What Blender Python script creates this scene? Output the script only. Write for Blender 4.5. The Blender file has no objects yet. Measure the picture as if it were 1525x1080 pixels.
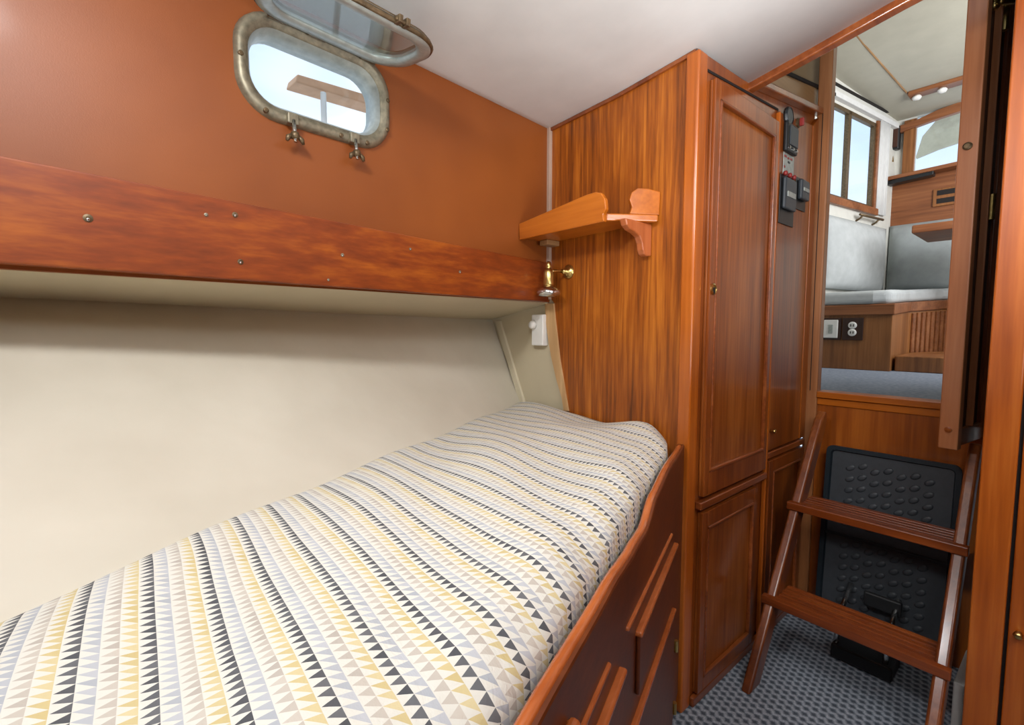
import bpy, bmesh, math, random
from math import sin, cos, pi, radians, sqrt, atan2
from mathutils import Vector, Matrix
random.seed(7)
scn = bpy.context.scene
COL = scn.collection
V = Vector

# ------------------------------------------------------------------ camera
FPX = 700.0
PITCH, AZ, EYE = radians(4.2), radians(50), 1.08
FH = V((-sin(AZ), cos(AZ), 0)); RT = V((cos(AZ), sin(AZ), 0)); ZZ = V((0, 0, 1))
FW = FH * cos(PITCH) - ZZ * sin(PITCH); UP = ZZ * cos(PITCH) + FH * sin(PITCH)
CAM = V((0, 0, EYE))
cd = bpy.data.cameras.new('camera'); cam = bpy.data.objects.new('camera', cd); COL.objects.link(cam)
cd.sensor_width = 36; cd.lens = 36 * FPX / 1525; cd.clip_start = 0.01; cd.clip_end = 200
m3 = Matrix((RT, UP, -FW)).transposed()
cam.matrix_world = Matrix.Translation(CAM) @ m3.to_4x4()
scn.camera = cam
scn.view_settings.view_transform = 'Standard'
scn.view_settings.look = 'None'
scn.view_settings.exposure = 0.0

def ray(u, v): return FW + RT * ((u - 762.5) / FPX) + UP * ((540 - v) / FPX)
def hx(u, v, x): r = ray(u, v); return CAM + r * (x / r.x)
def hy(u, v, y): r = ray(u, v); return CAM + r * (y / r.y)
def hz(u, v, z): r = ray(u, v); return CAM + r * ((z - EYE) / r.z)
def hp(u, v, p, n): r = ray(u, v); return CAM + r * ((V(p) - CAM).dot(n) / r.dot(n))

# ------------------------------------------------------------------ materials
class NT:
    def __init__(s, name):
        s.m = bpy.data.materials.new(name); s.m.use_nodes = True
        s.t = s.m.node_tree; s.n = s.t.nodes; s.l = s.t.links
        s.b = s.n['Principled BSDF']
    def node(s, k, **kw):
        n = s.n.new(k)
        for a, v in kw.items(): setattr(n, a, v)
        return n
    def put(s, sock, v):
        if isinstance(v, (int, float)): sock.default_value = v
        elif isinstance(v, tuple): sock.default_value = v
        else: s.l.new(v, sock)
    def math(s, op, a, b=0.0, c=0.0):
        n = s.node('ShaderNodeMath', operation=op)
        s.put(n.inputs[0], a); s.put(n.inputs[1], b); s.put(n.inputs[2], c)
        return n.outputs[0]
    def mix(s, f, a, b, mode='MIX'):
        n = s.node('ShaderNodeMix', data_type='RGBA', blend_type=mode)
        s.put(n.inputs[0], f); s.put(n.inputs[6], a); s.put(n.inputs[7], b)
        return n.outputs[2]
    def coord(s, kind='Object', scale=(1, 1, 1), rot=(0, 0, 0), loc=(0, 0, 0)):
        c = s.node('ShaderNodeTexCoord'); mp = s.node('ShaderNodeMapping')
        mp.inputs['Scale'].default_value = scale; mp.inputs['Rotation'].default_value = rot
        mp.inputs['Location'].default_value = loc
        s.l.new(c.outputs[kind], mp.inputs[0]); return mp.outputs[0]
    def noise(s, vec, scale, detail=4, rough=.55, dist=0):
        n = s.node('ShaderNodeTexNoise'); s.l.new(vec, n.inputs['Vector'])
        n.inputs['Scale'].default_value = scale; n.inputs['Detail'].default_value = detail
        n.inputs['Roughness'].default_value = rough; n.inputs['Distortion'].default_value = dist
        return n.outputs[0]
    def ramp(s, f, stops):
        n = s.node('ShaderNodeValToRGB'); s.l.new(f, n.inputs[0])
        e = n.color_ramp.elements
        while len(e) < len(stops): e.new(.5)
        for i, (p, c) in enumerate(stops): e[i].position = p; e[i].color = c
        return n.outputs[0]
    def bump(s, h, strength=.2, dist=.005):
        n = s.node('ShaderNodeBump'); s.put(n.inputs['Height'], h)
        n.inputs['Strength'].default_value = strength; n.inputs['Distance'].default_value = dist
        s.l.new(n.outputs[0], s.b.inputs['Normal'])
    def base(s, c, rough=.5, metal=0, coat=0):
        s.put(s.b.inputs['Base Color'], c); s.put(s.b.inputs['Roughness'], rough)
        s.b.inputs['Metallic'].default_value = metal
        s.b.inputs['Coat Weight'].default_value = coat; s.b.inputs['Coat Roughness'].default_value = .15

def srgb(r, g, b, k=1.0):
    def f(c):
        c = c / 255
        return (c / 12.92 if c <= .04045 else ((c + .055) / 1.055) ** 2.4) * k
    return (f(r), f(g), f(b), 1)

def wood(name, dark, mid, light, grain='z', fine=90, broad=7, rough=.36, coat=.25, contrast=1.0, rotz=0, st=.045):
    t = NT(name)
    sc = {'z': (1, 1, st), 'x': (st, 1, 1), 'y': (1, st, 1)}[grain]
    v = t.coord('Object', scale=sc, rot=(0, 0, rotz))
    a = t.noise(v, fine, 3, .6); b = t.noise(v, broad, 4, .6, .6); c = t.noise(t.coord('Object'), 3.0, 2)
    f = t.math('ADD', t.math('MULTIPLY', a, .42), t.math('MULTIPLY', b, .58))
    f = t.math('ADD', f, t.math('MULTIPLY', t.math('SUBTRACT', c, .5), .25))
    w = .13 / contrast
    col = t.ramp(f, [(.5 - w * 1.3, dark), (.5, mid), (.5 + w * 1.2, light)])
    t.base(col, rough, 0, coat); t.bump(a, .08, .002)
    return t.m

def plain(name, c, rough=.5, metal=0, coat=0, var=.12, scale=20, bump=0):
    t = NT(name); n = t.noise(t.coord('Object'), scale, 4)
    d = tuple(x * (1 - var) for x in c[:3]) + (1,); l = tuple(min(1, x * (1 + var)) for x in c[:3]) + (1,)
    t.base(t.ramp(n, [(.3, d), (.7, l)]), rough, metal, coat)
    if bump: t.bump(n, bump, .003)
    return t.m

M = {}
M['side'] = wood('locker_veneer', srgb(98, 46, 4), srgb(152, 78, 12), srgb(190, 110, 30), 'z', 120, 48, .42, .12, 1.0)
M['post'] = wood('post_wood', srgb(136, 64, 10), srgb(170, 86, 20), srgb(194, 106, 34), 'z', 70, 9, .3, .4, .9)
M['front'] = wood('door_wood', srgb(92, 42, 8), srgb(132, 66, 18), srgb(162, 92, 36), 'z', 80, 10, .34, .25, 1.0)
M['frame'] = wood('frame_wood', srgb(86, 38, 8), srgb(122, 58, 16), srgb(148, 78, 28), 'z', 80, 8, .3, .4, .9)
M['framey'] = wood('rail_wood', srgb(92, 40, 14), srgb(128, 64, 26), srgb(152, 84, 40), 'y', 80, 8, .28, .5, .9)
M['board'] = wood('fascia_wood', srgb(70, 22, 4), srgb(134, 58, 10), srgb(184, 98, 20), 'y', 70, 13, .45, .12, .62, 0, .16)
M['shelf'] = wood('shelf_wood', srgb(150, 74, 12), srgb(180, 96, 20), srgb(198, 112, 32), 'x', 60, 8, .3, .35, .9)
M['bracket'] = wood('bracket_wood', srgb(140, 66, 26), srgb(166, 86, 42), srgb(182, 102, 56), 'z', 60, 8, .34, .35, .9)
M['bunk'] = wood('bunk_wood', srgb(72, 30, 6), srgb(98, 44, 10), srgb(120, 60, 18), 'y', 70, 7, .42, .1, .8, radians(-23))
M['lip'] = wood('lip_wood', srgb(150, 72, 30), srgb(176, 94, 46), srgb(194, 112, 62), 'y', 70, 7, .22, .6, .8)
M['ladder'] = wood('ladder_wood', srgb(80, 36, 12), srgb(114, 56, 22), srgb(142, 80, 38), 'z', 80, 8, .3, .4, .9)
M['tread'] = wood('tread_wood', srgb(88, 36, 10), srgb(126, 58, 18), srgb(154, 82, 32), 'x', 80, 8, .3, .45, .9)
M['bulk'] = wood('bulkhead_wood', srgb(112, 52, 8), srgb(148, 74, 14), srgb(172, 94, 26), 'z', 80, 14, .36, .25, .9)
M['pale'] = wood('pale_wood', srgb(168, 128, 84), srgb(196, 156, 108), srgb(214, 180, 136), 'z', 60, 8, .5, .05, .9)
M['tan'] = wood('tan_wood', srgb(120, 88, 52), srgb(150, 112, 70), srgb(170, 132, 90), 'y', 60, 8, .5, .1, .9)
M['rpost'] = wood('right_post_wood', srgb(130, 56, 8), srgb(172, 86, 22), srgb(200, 114, 42), 'z', 55, 9, .34, .35, .9)
M['leaf'] = wood('leaf_wood', srgb(130, 74, 38), srgb(162, 100, 60), srgb(182, 120, 80), 'z', 60, 8, .38, .25, .9)
M['jamb'] = wood('jamb_wood', srgb(118, 70, 34), srgb(150, 94, 52), srgb(172, 116, 72), 'z', 60, 9, .45, .1, .8)
M['saloonwood'] = wood('saloon_wood', srgb(96, 54, 22), srgb(134, 84, 42), srgb(160, 106, 60), 'z', 60, 8, .45, .1, .9)
M['salonx'] = wood('saloon_trim_wood', srgb(92, 50, 24), srgb(128, 76, 42), srgb(150, 96, 58), 'x', 60, 8, .45, .1, .9)
M['dark'] = plain('dark_gap', srgb(22, 13, 9), .8)
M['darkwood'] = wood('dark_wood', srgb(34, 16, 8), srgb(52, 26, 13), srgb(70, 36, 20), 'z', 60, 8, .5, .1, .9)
M['ceil'] = plain('ceiling_vinyl', srgb(208, 206, 202), .6, 0, 0, .04, 9, .15)
M['white'] = plain('white_plastic', srgb(226, 224, 218), .4, var=.03)
M['strip'] = plain('pale_strip', srgb(176, 150, 132), .45, var=.05)
M['black'] = plain('black_plastic', srgb(26, 27, 28), .4, var=.1)
M['grey'] = plain('grey_plastic', srgb(52, 57, 62), .4, var=.1)
M['rubber'] = plain('black_rubber', srgb(54, 58, 62), .5, var=.12, scale=60)
M['rubberrim'] = plain('rubber_rim', srgb(24, 34, 40), .4, var=.1)
M['red'] = plain('red_plastic', srgb(140, 44, 40), .4)
M['chrome'] = plain('chrome', srgb(210, 210, 208), .18, 1, var=.05)
M['brass'] = plain('brass', srgb(206, 178, 112), .28, 1, var=.15, scale=80)
M['bronze'] = plain('aged_bronze', srgb(134, 126, 106), .5, .55, var=.3, scale=70, bump=.2)
M['bronzedk'] = plain('dark_bronze', srgb(104, 86, 62), .45, .6, var=.35, scale=90, bump=.2)
M['silver'] = plain('weathered_alloy', srgb(168, 172, 166), .4, .45, var=.15, scale=60)
M['cream'] = plain('cream_paint', srgb(206, 196, 170), .55, var=.04, scale=6)
M['creambk'] = plain('cream_bulkhead', srgb(196, 184, 156), .55, var=.04, scale=6)
M['fabric'] = plain('settee_fabric', srgb(176, 180, 180), .85, var=.08, scale=14, bump=.2)
M['fabricdk'] = plain('back_fabric', srgb(150, 156, 156), .85, var=.12, scale=10, bump=.2)
M['salceil'] = plain('saloon_headliner', srgb(172, 168, 152), .7, var=.05, scale=8)
M['coam'] = plain('tan_headliner', srgb(150, 126, 92), .7, var=.06)
M['salwall'] = plain('saloon_wall', srgb(205, 204, 196), .6, var=.04)
M['curtain'] = plain('curtain_cloth', srgb(206, 206, 204), .9, var=.05)
M['canvas'] = plain('beige_canvas', srgb(180, 172, 150), .9, var=.1)
M['tanbar'] = plain('tan_canvas', srgb(214, 168, 132), .8, var=.1)
M['whitewall'] = plain('white_paint', srgb(214, 212, 206), .5, var=.06)

def glass(name, tint, alpha=.15):
    t = NT(name); tr = t.node('ShaderNodeBsdfTransparent'); gl = t.node('ShaderNodeBsdfGlossy')
    tr.inputs[0].default_value = tint; gl.inputs['Roughness'].default_value = .05
    mx = t.node('ShaderNodeMixShader'); mx.inputs[0].default_value = alpha
    t.l.new(tr.outputs[0], mx.inputs[1]); t.l.new(gl.outputs[0], mx.inputs[2])
    t.l.new(mx.outputs[0], t.n['Material Output'].inputs[0]); return t.m
M['glass'] = glass('window_glass', (.93, .97, 1, 1), .06)
M['lens'] = glass('hatch_glass', (.82, .88, .88, 1), .3)

# left wall vinyl: brown leatherette with a fine weave
t = NT('brown_vinyl'); n1 = t.noise(t.coord('Object'), 2.2, 3); n2 = t.noise(t.coord('Object'), 500, 2)
t.base(t.ramp(n1, [(.3, srgb(122, 60, 14)), (.7, srgb(144, 76, 24))]), .5, 0, .05); t.bump(n2, .12, .001); M['vinyl'] = t.m
# painted, lumpy hull side
t = NT('painted_hull'); n1 = t.noise(t.coord('Object'), 3, 4); n2 = t.noise(t.coord('Object'), 11, 3, .5, .2)
t.base(t.ramp(n1, [(.3, srgb(198, 191, 174)), (.7, srgb(212, 206, 190))]), .45, 0, .1); t.bump(n2, .16, .012); M['hull'] = t.m
# woven carpet with small lozenges
def carpet(name, a, b, c, s):
    t = NT(name); sp = t.node('ShaderNodeSeparateXYZ'); t.l.new(t.coord('Object', scale=(s, s, s), rot=(0, 0, radians(18))), sp.inputs[0])
    X, Y = sp.outputs[0], sp.outputs[1]
    p = t.math('ABSOLUTE', t.math('SUBTRACT', t.math('FRACT', t.math('ADD', X, t.math('MULTIPLY', t.math('FLOOR', Y), .5))), .5))
    q = t.math('ABSOLUTE', t.math('SUBTRACT', t.math('FRACT', Y), .5))
    d = t.math('ADD', t.math('MULTIPLY', p, .8), q)
    col = t.ramp(d, [(.22, a), (.42, b), (.62, c)])
    n = t.noise(t.coord('Object'), 240, 2)
    col = t.mix(.35, col, t.ramp(n, [(.35, (.25, .25, .25, 1)), (.65, (.9, .9, .9, 1))]), 'OVERLAY')
    t.base(col, .95); t.bump(d, .5, .004); return t.m
M['carpet'] = carpet('lozenge_carpet', srgb(66, 74, 84), srgb(112, 120, 130), srgb(146, 152, 160), 46)
t = NT('blue_grey_carpet'); n1 = t.noise(t.coord('Object'), 60, 4)
t.base(t.ramp(n1, [(.3, srgb(104, 114, 130)), (.7, srgb(142, 150, 164))]), .95); M['salcarpet'] = t.m

# bedspread: rows of little triangles
t = NT('triangle_cloth')
uv = t.node('ShaderNodeTexCoord').outputs['UV']
sp = t.node('ShaderNodeSeparateXYZ'); t.l.new(uv, sp.inputs[0])
nz = t.noise(t.coord('Object'), 2.5, 2)
U = t.math('ADD', t.math('MULTIPLY', sp.outputs[0], 4 / .0497), t.math('MULTIPLY', nz, .9)); W = t.math('MULTIPLY', sp.outputs[1], 1 / .0102)
row = t.math('MODULO', t.math('ADD', t.math('FLOOR', U), 400), 4)
fu = t.math('FRACT', U); fv = t.math('FRACT', W)
tri = t.math('LESS_THAN', t.math('ABSOLUTE', t.math('MULTIPLY', t.math('SUBTRACT', fv, .5), 2)), t.math('SUBTRACT', t.math('MULTIPLY', fu, 1.04), .06))
rt = t.math('LESS_THAN', fv, fu)
wn = t.node('ShaderNodeTexWhiteNoise', noise_dimensions='2D')
cx = t.node('ShaderNodeCombineXYZ'); t.l.new(t.math('FLOOR', U), cx.inputs[0]); t.l.new(t.math('FLOOR', W), cx.inputs[1]); t.l.new(cx.outputs[0], wn.inputs['Vector'])
rnd = wn.outputs[0]
bg = srgb(214, 212, 202)
is0 = t.math('COMPARE', row, 0, .5); is1 = t.math('COMPARE', row, 1, .5); is2 = t.math('COMPARE', row, 2, .5)
dk = t.mix(rnd, srgb(72, 74, 78), srgb(104, 105, 108))
bl = t.mix(rnd, srgb(166, 170, 176), srgb(186, 188, 192)); tp = t.mix(rnd, srgb(176, 168, 158), srgb(196, 188, 176)); yl = t.mix(rnd, srgb(196, 178, 126), srgb(208, 194, 152))
c0 = t.mix(tri, bg, dk); c1 = t.mix(rt, bg, bl); c2 = t.mix(tri, bg, tp); c3 = t.mix(rt, bg, yl)
cc = t.mix(is0, t.mix(is1, t.mix(is2, c3, c2), c1), c0)
t.base(cc, .85); wv = t.math('ADD', t.math('MULTIPLY', t.noise(t.coord('Object'), 420, 2), .12), t.noise(t.coord('Object', scale=(1, 1.6, 1)), 16, 4, .6, .8)); t.bump(wv, .28, .012); M['bedspread'] = t.m

# ------------------------------------------------------------------ mesh helpers
def tag(o, label=None, cat=None, group=None, kind=None):
    if label: o['label'] = label
    if cat: o['category'] = cat
    if group: o['group'] = group
    if kind: o['kind'] = kind
    return o
def wloc(p): return p.matrix_world.translation if False else V(p.get('_w', (0, 0, 0)))
def thing(name, loc, label, cat, group=None):
    o = bpy.data.objects.new(name, None); COL.objects.link(o); o.location = loc; o['_w'] = tuple(loc)
    o.empty_display_size = .05
    return tag(o, label, cat, group)
def link(name, bm, mat, parent=None, smooth=False, bevel=0, seg=2):
    """one mesh object; the bmesh is in world coordinates and is moved into the parent's frame"""
    bmesh.ops.recalc_face_normals(bm, faces=bm.faces)
    if parent is not None:
        w = V(parent['_w'])
    else:
        w = V((0, 0, 0))
        if bm.verts:
            xs = [v.co for v in bm.verts]; w = V((sum(c.x for c in xs) / len(xs), sum(c.y for c in xs) / len(xs), min(c.z for c in xs)))
    for v in bm.verts: v.co -= w
    me = bpy.data.meshes.new(name); bm.to_mesh(me); bm.free()
    o = bpy.data.objects.new(name, me); COL.objects.link(o); me.materials.append(mat)
    if smooth:
        for p in me.polygons: p.use_smooth = True
    if parent is not None: o.parent = parent; o['_w'] = tuple(w)
    else: o.location = w; o['_w'] = tuple(w)
    if bevel:
        b = o.modifiers.new('bevel', 'BEVEL'); b.width = bevel; b.segments = seg; b.limit_method = 'ANGLE'; b.angle_limit = radians(35)
        b.harden_normals = False
    return o
def BM(): return bmesh.new()
I4 = Matrix.Identity(4)
def frame(o, ex, ey, ez):
    m = Matrix((V(ex), V(ey), V(ez))).transposed().to_4x4(); m.translation = V(o); return m
def box(bm, x0, x1, y0, y1, z0, z1, m=I4):
    vs = [bm.verts.new(m @ V((x, y, z))) for x in (x0, x1) for y in (y0, y1) for z in (z0, z1)]
    for f in ((0, 1, 3, 2), (4, 6, 7, 5), (0, 4, 5, 1), (2, 3, 7, 6), (0, 2, 6, 4), (1, 5, 7, 3)): bm.faces.new([vs[i] for i in f])
def prism(bm, pts, h0, h1, m=I4):
    """polygon in local xy, extruded along local z"""
    a = [bm.verts.new(m @ V((p[0], p[1], h0))) for p in pts]; b = [bm.verts.new(m @ V((p[0], p[1], h1))) for p in pts]
    n = len(pts); bm.faces.new(a); bm.faces.new(b[::-1])
    for i in range(n): bm.faces.new((a[i], b[i], b[(i + 1) % n], a[(i + 1) % n]))
def tube(bm, pts, r, n=12, closed=False, cap=True):
    pts = [V(p) for p in pts]; k = len(pts); rings = []
    rr = r if isinstance(r, (list, tuple)) else [r] * k
    ref = None
    for i, p in enumerate(pts):
        a = pts[(i - 1) % k] if (closed or i > 0) else p; b = pts[(i + 1) % k] if (closed or i < k - 1) else p
        d = (b - a).normalized()
        if ref is None: ref = d.orthogonal().normalized()
        ref = (ref - d * ref.dot(d)).normalized(); s = d.cross(ref)
        rings.append([bm.verts.new(p + (ref * cos(2 * pi * j / n) + s * sin(2 * pi * j / n)) * rr[i]) for j in range(n)])
    for i in range(k if closed else k - 1):
        A, B = rings[i], rings[(i + 1) % k]
        for j in range(n): bm.faces.new((A[j], A[(j + 1) % n], B[(j + 1) % n], B[j]))
    if cap and not closed: bm.faces.new(rings[0]); bm.faces.new(rings[-1][::-1])
def lathe(bm, prof, m=I4, n=24):
    rings = []
    for r, h in prof: rings.append([bm.verts.new(m @ V((max(r, .0002) * cos(2 * pi * j / n), max(r, .0002) * sin(2 * pi * j / n), h))) for j in range(n)])
    for A, B in zip(rings, rings[1:]):
        for j in range(n): bm.faces.new((A[j], A[(j + 1) % n], B[(j + 1) % n], B[j]))
    bm.faces.new(rings[0]); bm.faces.new(rings[-1][::-1])
def rrect(hw, hh, r, n=8):
    pts = []
    for cx, cy, a0 in ((hw - r, hh - r, 0), (-hw + r, hh - r, 90), (-hw + r, -hh + r, 180), (hw - r, -hh + r, 270)):
        for i in range(n + 1):
            a = radians(a0 + 90 * i / n); pts.append((cx + r * cos(a), cy + r * sin(a)))
    return pts
def loft(bm, loops, m=I4, closed_end=False, close_loft=False):
    """loops: lists of 3-tuples with the same count; skins them in order"""
    R = [[bm.verts.new(m @ V(p)) for p in L] for L in loops]
    k = len(R); n = len(R[0])
    for i in range(k if close_loft else k - 1):
        A, B = R[i], R[(i + 1) % k]
        for j in range(n): bm.faces.new((A[j], A[(j + 1) % n], B[(j + 1) % n], B[j]))
def sbox(name, b, mat, parent=None, bevel=.002, m=I4, **k):
    bm = BM(); box(bm, *b, m=m); return link(name, bm, mat, parent, bevel=bevel, **k)
def struct(o, label=None): o['kind'] = 'structure'; return o
def copy_tree(o, parent=None):
    c = o.copy(); COL.objects.link(c); c.parent = parent
    for ch in list(o.children): copy_tree(ch, c)
    return c

# ------------------------------------------------------------------ key dimensions
XC, YC, YB = -.645, 1.171, 2.0           # locker front plane, locker side plane, forward bulkhead
WD = V((-sin(radians(6.4)), cos(radians(6.4)), 0)); WN = V((cos(radians(6.4)), sin(radians(6.4)), 0))
W0 = V((-1.196, 1.171, 0))               # far corner of the left wall; s runs back towards the camera end
FWALL = frame(W0, -WD, ZZ, WN)           # local: x = s (towards viewer), y = z, z = into the room
BD = V((.42, -.949, 0)).normalized(); BN = V((.949, .42, 0)).normalized()
B0 = V((-.67, 1.169, 0))
FB = frame(B0, BD, BN, ZZ)               # bunk front: local x = s, y = out into the aisle, z = up

def ceil_z(x):
    P = [(-2, 1.74), (-1.2, 1.76), (-.9, 1.77), (-.66, 1.79), (-.5, 1.818), (-.32, 1.852), (0, 1.90), (.8, 1.96)]
    for (a, za), (b, zb) in zip(P, P[1:]):
        if x <= b: return za + (zb - za) * (x - a) / (b - a)
    return P[-1][1]

# ------------------------------------------------------------------ cabin shell
bm = BM(); box(bm, -1.0, .8, -1.3, 2.0, -.03, 0); struct(link('floor', bm, M['carpet']))
bm = BM(); NX, NY = 40, 8
for a in range(2):
    pass
g = []
for i in range(NX + 1):
    row_ = []
    for j in range(NY + 1):
        y = -1.3 + 2.75 * j / NY; xl = -1.196 + (1.171 - y) * math.tan(radians(6.4)) - .03; x = xl + (.8 - xl) * i / NX
        row_.append(bm.verts.new((x, y, ceil_z(x))))
    g.append(row_)
for i in range(NX):
    for j in range(NY): bm.faces.new((g[i][j], g[i + 1][j], g[i + 1][j + 1], g[i][j + 1]))
o = struct(link('ceiling', bm, M['ceil'], smooth=True)); sm = o.modifiers.new('thick', 'SOLIDIFY'); sm.thickness = .02; sm.offset = 1
# make certain the ceiling thickens upwards
if o.data.polygons[0].normal.z < 0: sm.offset = -1

# upper left wall with the opening for the porthole
PC = (.805, 1.615); PHW, PHH, PR = .15, .082, .062
hole = [(PC[0] + a, PC[1] + b) for a, b in rrect(PHW, PHH, PR, 8)]
def outer_for(pts, c, x0, x1, y0, y1):
    out = []
    for p in pts:
        dx, dy = p[0] - c[0], p[1] - c[1]; k = 1e9
        if dx > 0: k = min(k, (x1 - c[0]) / dx)
        if dx < 0: k = min(k, (x0 - c[0]) / dx)
        if dy > 0: k = min(k, (y1 - c[1]) / dy)
        if dy < 0: k = min(k, (y0 - c[1]) / dy)
        out.append((c[0] + dx * k, c[1] + dy * k))
    return out
def holed(bm, hole, c, x0, x1, y0, y1, th, m):
    out = outer_for(hole, c, x0, x1, y0, y1)
    for ci in ((x0, y0), (x1, y0), (x1, y1), (x0, y1)):       # snap the nearest to each corner
        j = min(range(len(out)), key=lambda i: (out[i][0] - ci[0]) ** 2 + (out[i][1] - ci[1]) ** 2); out[j] = ci
    L = [[(p[0], p[1], 0) for p in out], [(p[0], p[1], 0) for p in hole], [(p[0], p[1], -th) for p in hole], [(p[0], p[1], -th) for p in out]]
    loft(bm, L, m, close_loft=True)
bm = BM(); holed(bm, hole, PC, .45, 1.15, 1.17, 1.80, .05, FWALL)
box(bm, -.01, .45, 1.17, 1.80, -.05, 0, FWALL); box(bm, 1.15, 2.55, 1.17, 1.80, -.05, 0, FWALL)
struct(link('wall_left', bm, M['vinyl']))

# ledge under the fascia board, sloping a little down outboard
UP0, UP1, UP2 = V((-1.196, 1.171, 1.168)), V((-1.05, -.13, 1.175)), V((-1.5, 1.171, 1.118))
UN = (UP1 - UP0).cross(UP2 - UP0).normalized()
def zplane(x, y): return UP0.z - (UN.x * (x - UP0.x) + UN.y * (y - UP0.y)) / UN.z
def wallx(y): return -1.196 + (1.171 - y) * math.tan(radians(6.4))
def hull_top(y):
    x = -1.53 + (1.171 - y) * .20
    return V((x, y, zplane(x, y)))
def hull_bot(y):
    P = [(-1.3, -.03), (-.1, -.661), (0, -.713), (.177, -.822), (.507, -1.0), (1.18, -1.352)]
    for (a, xa), (b, xb) in zip(P, P[1:]):
        if y <= b: break
    return V((xa + (xb - xa) * (y - a) / (b - a), y, .80))
bm = BM(); N = 30; rows = []
for i in range(N + 1):
    y = -1.3 + (1.172 + 1.3) * i / N
    a = V((wallx(y) - .002, y, zplane(wallx(y), y) - .002)); b = hull_top(y) - V((.02, 0, 0)); b.z = zplane(b.x, b.y)
    rows.append([bm.verts.new(a), bm.verts.new(b), bm.verts.new(b + V((0, 0, .015))), bm.verts.new(a + V((0, 0, .015)))])
for A, B in zip(rows, rows[1:]):
    for j in range(4): bm.faces.new((A[j], A[(j + 1) % 4], B[(j + 1) % 4], B[j]))
struct(link('ceiling_ledge', bm, M['creambk'])); 
bm = BM(); rows = []
for i in range(61):
    y = -1.3 + (1.178 + 1.3) * i / 60; T, B_ = hull_top(y), hull_bot(y); r = []
    T = T + (T - B_) * .12
    for j in range(17):
        k = j / 16 * 1.02; p = T.lerp(B_, k); p.x -= .05 * sin(min(k, 1) * pi) * min(1, max(0, (1.171 - y) / .6))
        p.x += .004 * sin(9 * y + 5 * k) * sin(11 * k + 2 * y)
        r.append(bm.verts.new(p))
    rows.append(r)
for A, B in zip(rows, rows[1:]):
    for j in range(16): bm.faces.new((A[j], A[j + 1], B[j + 1], B[j]))
struct(link('wall_hull', bm, M['hull'], smooth=True))
# cream end bulkhead outboard of the locker
struct(sbox('wall_end', (-1.7, -1.09, YC + .006, YC + .03, .6, 1.2), M['creambk'], bevel=0))
bm = BM(); q = [hy(738, 478, YC), hy(745, 478, YC), hy(781, 599, YC), hy(774, 599, YC)]
prism(bm, [(p.x, p.z) for p in q], -(YC + .007), -(YC - .004), frame((0, 0, 0), (1, 0, 0), (0, 0, 1), (0, -1, 0)))
struct(link('trim_1', bm, M['cream'], bevel=.001))
# rest of the box behind and beside the viewer
struct(sbox('wall_aft', (-1.6, .8, -1.33, -1.3, 0, 1.98), M['vinyl'], bevel=0))
struct(sbox('wall_right', (.8, .83, -1.33, 1.6, 0, 1.98), M['front'], bevel=0))

# pale strip in the corner and the sawn edge of the locker side below it
a = hy(816, 200, YC).x; b = hy(822.5, 200, YC).x
struct(sbox('trim_2', (a - .002, b, YC - .012, YC + .005, 1.18, 1.765), M['strip'], bevel=.002))
FY = frame((0, 0, 0), (1, 0, 0), (0, 0, 1), (0, -1, 0))       # local xy = world xz, local z = -y
ed = [(813, 452), (814, 475), (817, 500), (822, 530), (830, 565), (838, 592), (841, 612), (848, 612), (846, 600), (841, 570), (835, 535), (831, 500), (828, 475), (826, 452)]
bm = BM(); prism(bm, [(hy(u, v, YC).x, hy(u, v, YC).z) for u, v in ed], -(YC + .006), -(YC - .006), FY)
struct(link('trim_3', bm, M['pale'], bevel=.001))

# ------------------------------------------------------------------ fascia board with screws
bd = thing('fascia_board', FWALL @ V((1.1, 1.17, 0)), 'long varnished reddish wooden board with screw holes along the left wall above the bunk recess', 'board')
S = [0.03 + 2.4 * i / 24 for i in range(25)]
bm = BM()
top = [(s, 1.302 + .030 * min(s / 1.3, 1.3)) for s in S]; bot = [(s, 1.170 + .006 * min(s / 1.3, 1)) for s in S]
prism(bm, top + bot[::-1], .001, .026, FWALL); link('plank', bm, M['board'], bd, bevel=.003)
for (u, v, r, mm) in [(131, 325, .0055, 'dark'), (350, 320, .0045, 'dark'), (307, 320, .003, 'bronze'), (358, 390, .0045, 'dark'), (510, 380, .0035, 'bronze'), (611, 371, .003, 'bronze'), (685, 405, .0035, 'bronze'), (489, 417, .0025, 'bronze')]:
    p = hp(u, v, W0 + WN * .026, WN); bm = BM()
    zx = WN; fx = -WD
    mm_ = frame(p, fx, ZZ, zx)
    lathe(bm, [(r, -.002), (r * 1.2, .0008), (r * .6, .0015)], mm_, 12)
    s_ = link('screw', bm, M['bronzedk' if mm == 'dark' else 'bronze'], bd, smooth=False)
    bm = BM(); lathe(bm, [(r * .5, .001), (r * .5, .002), (r * .3, .0024)], frame(p - ZZ * r * .4, fx, ZZ, zx), 8)
    link('screw_head', bm, M['chrome'], s_, smooth=True)

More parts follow.
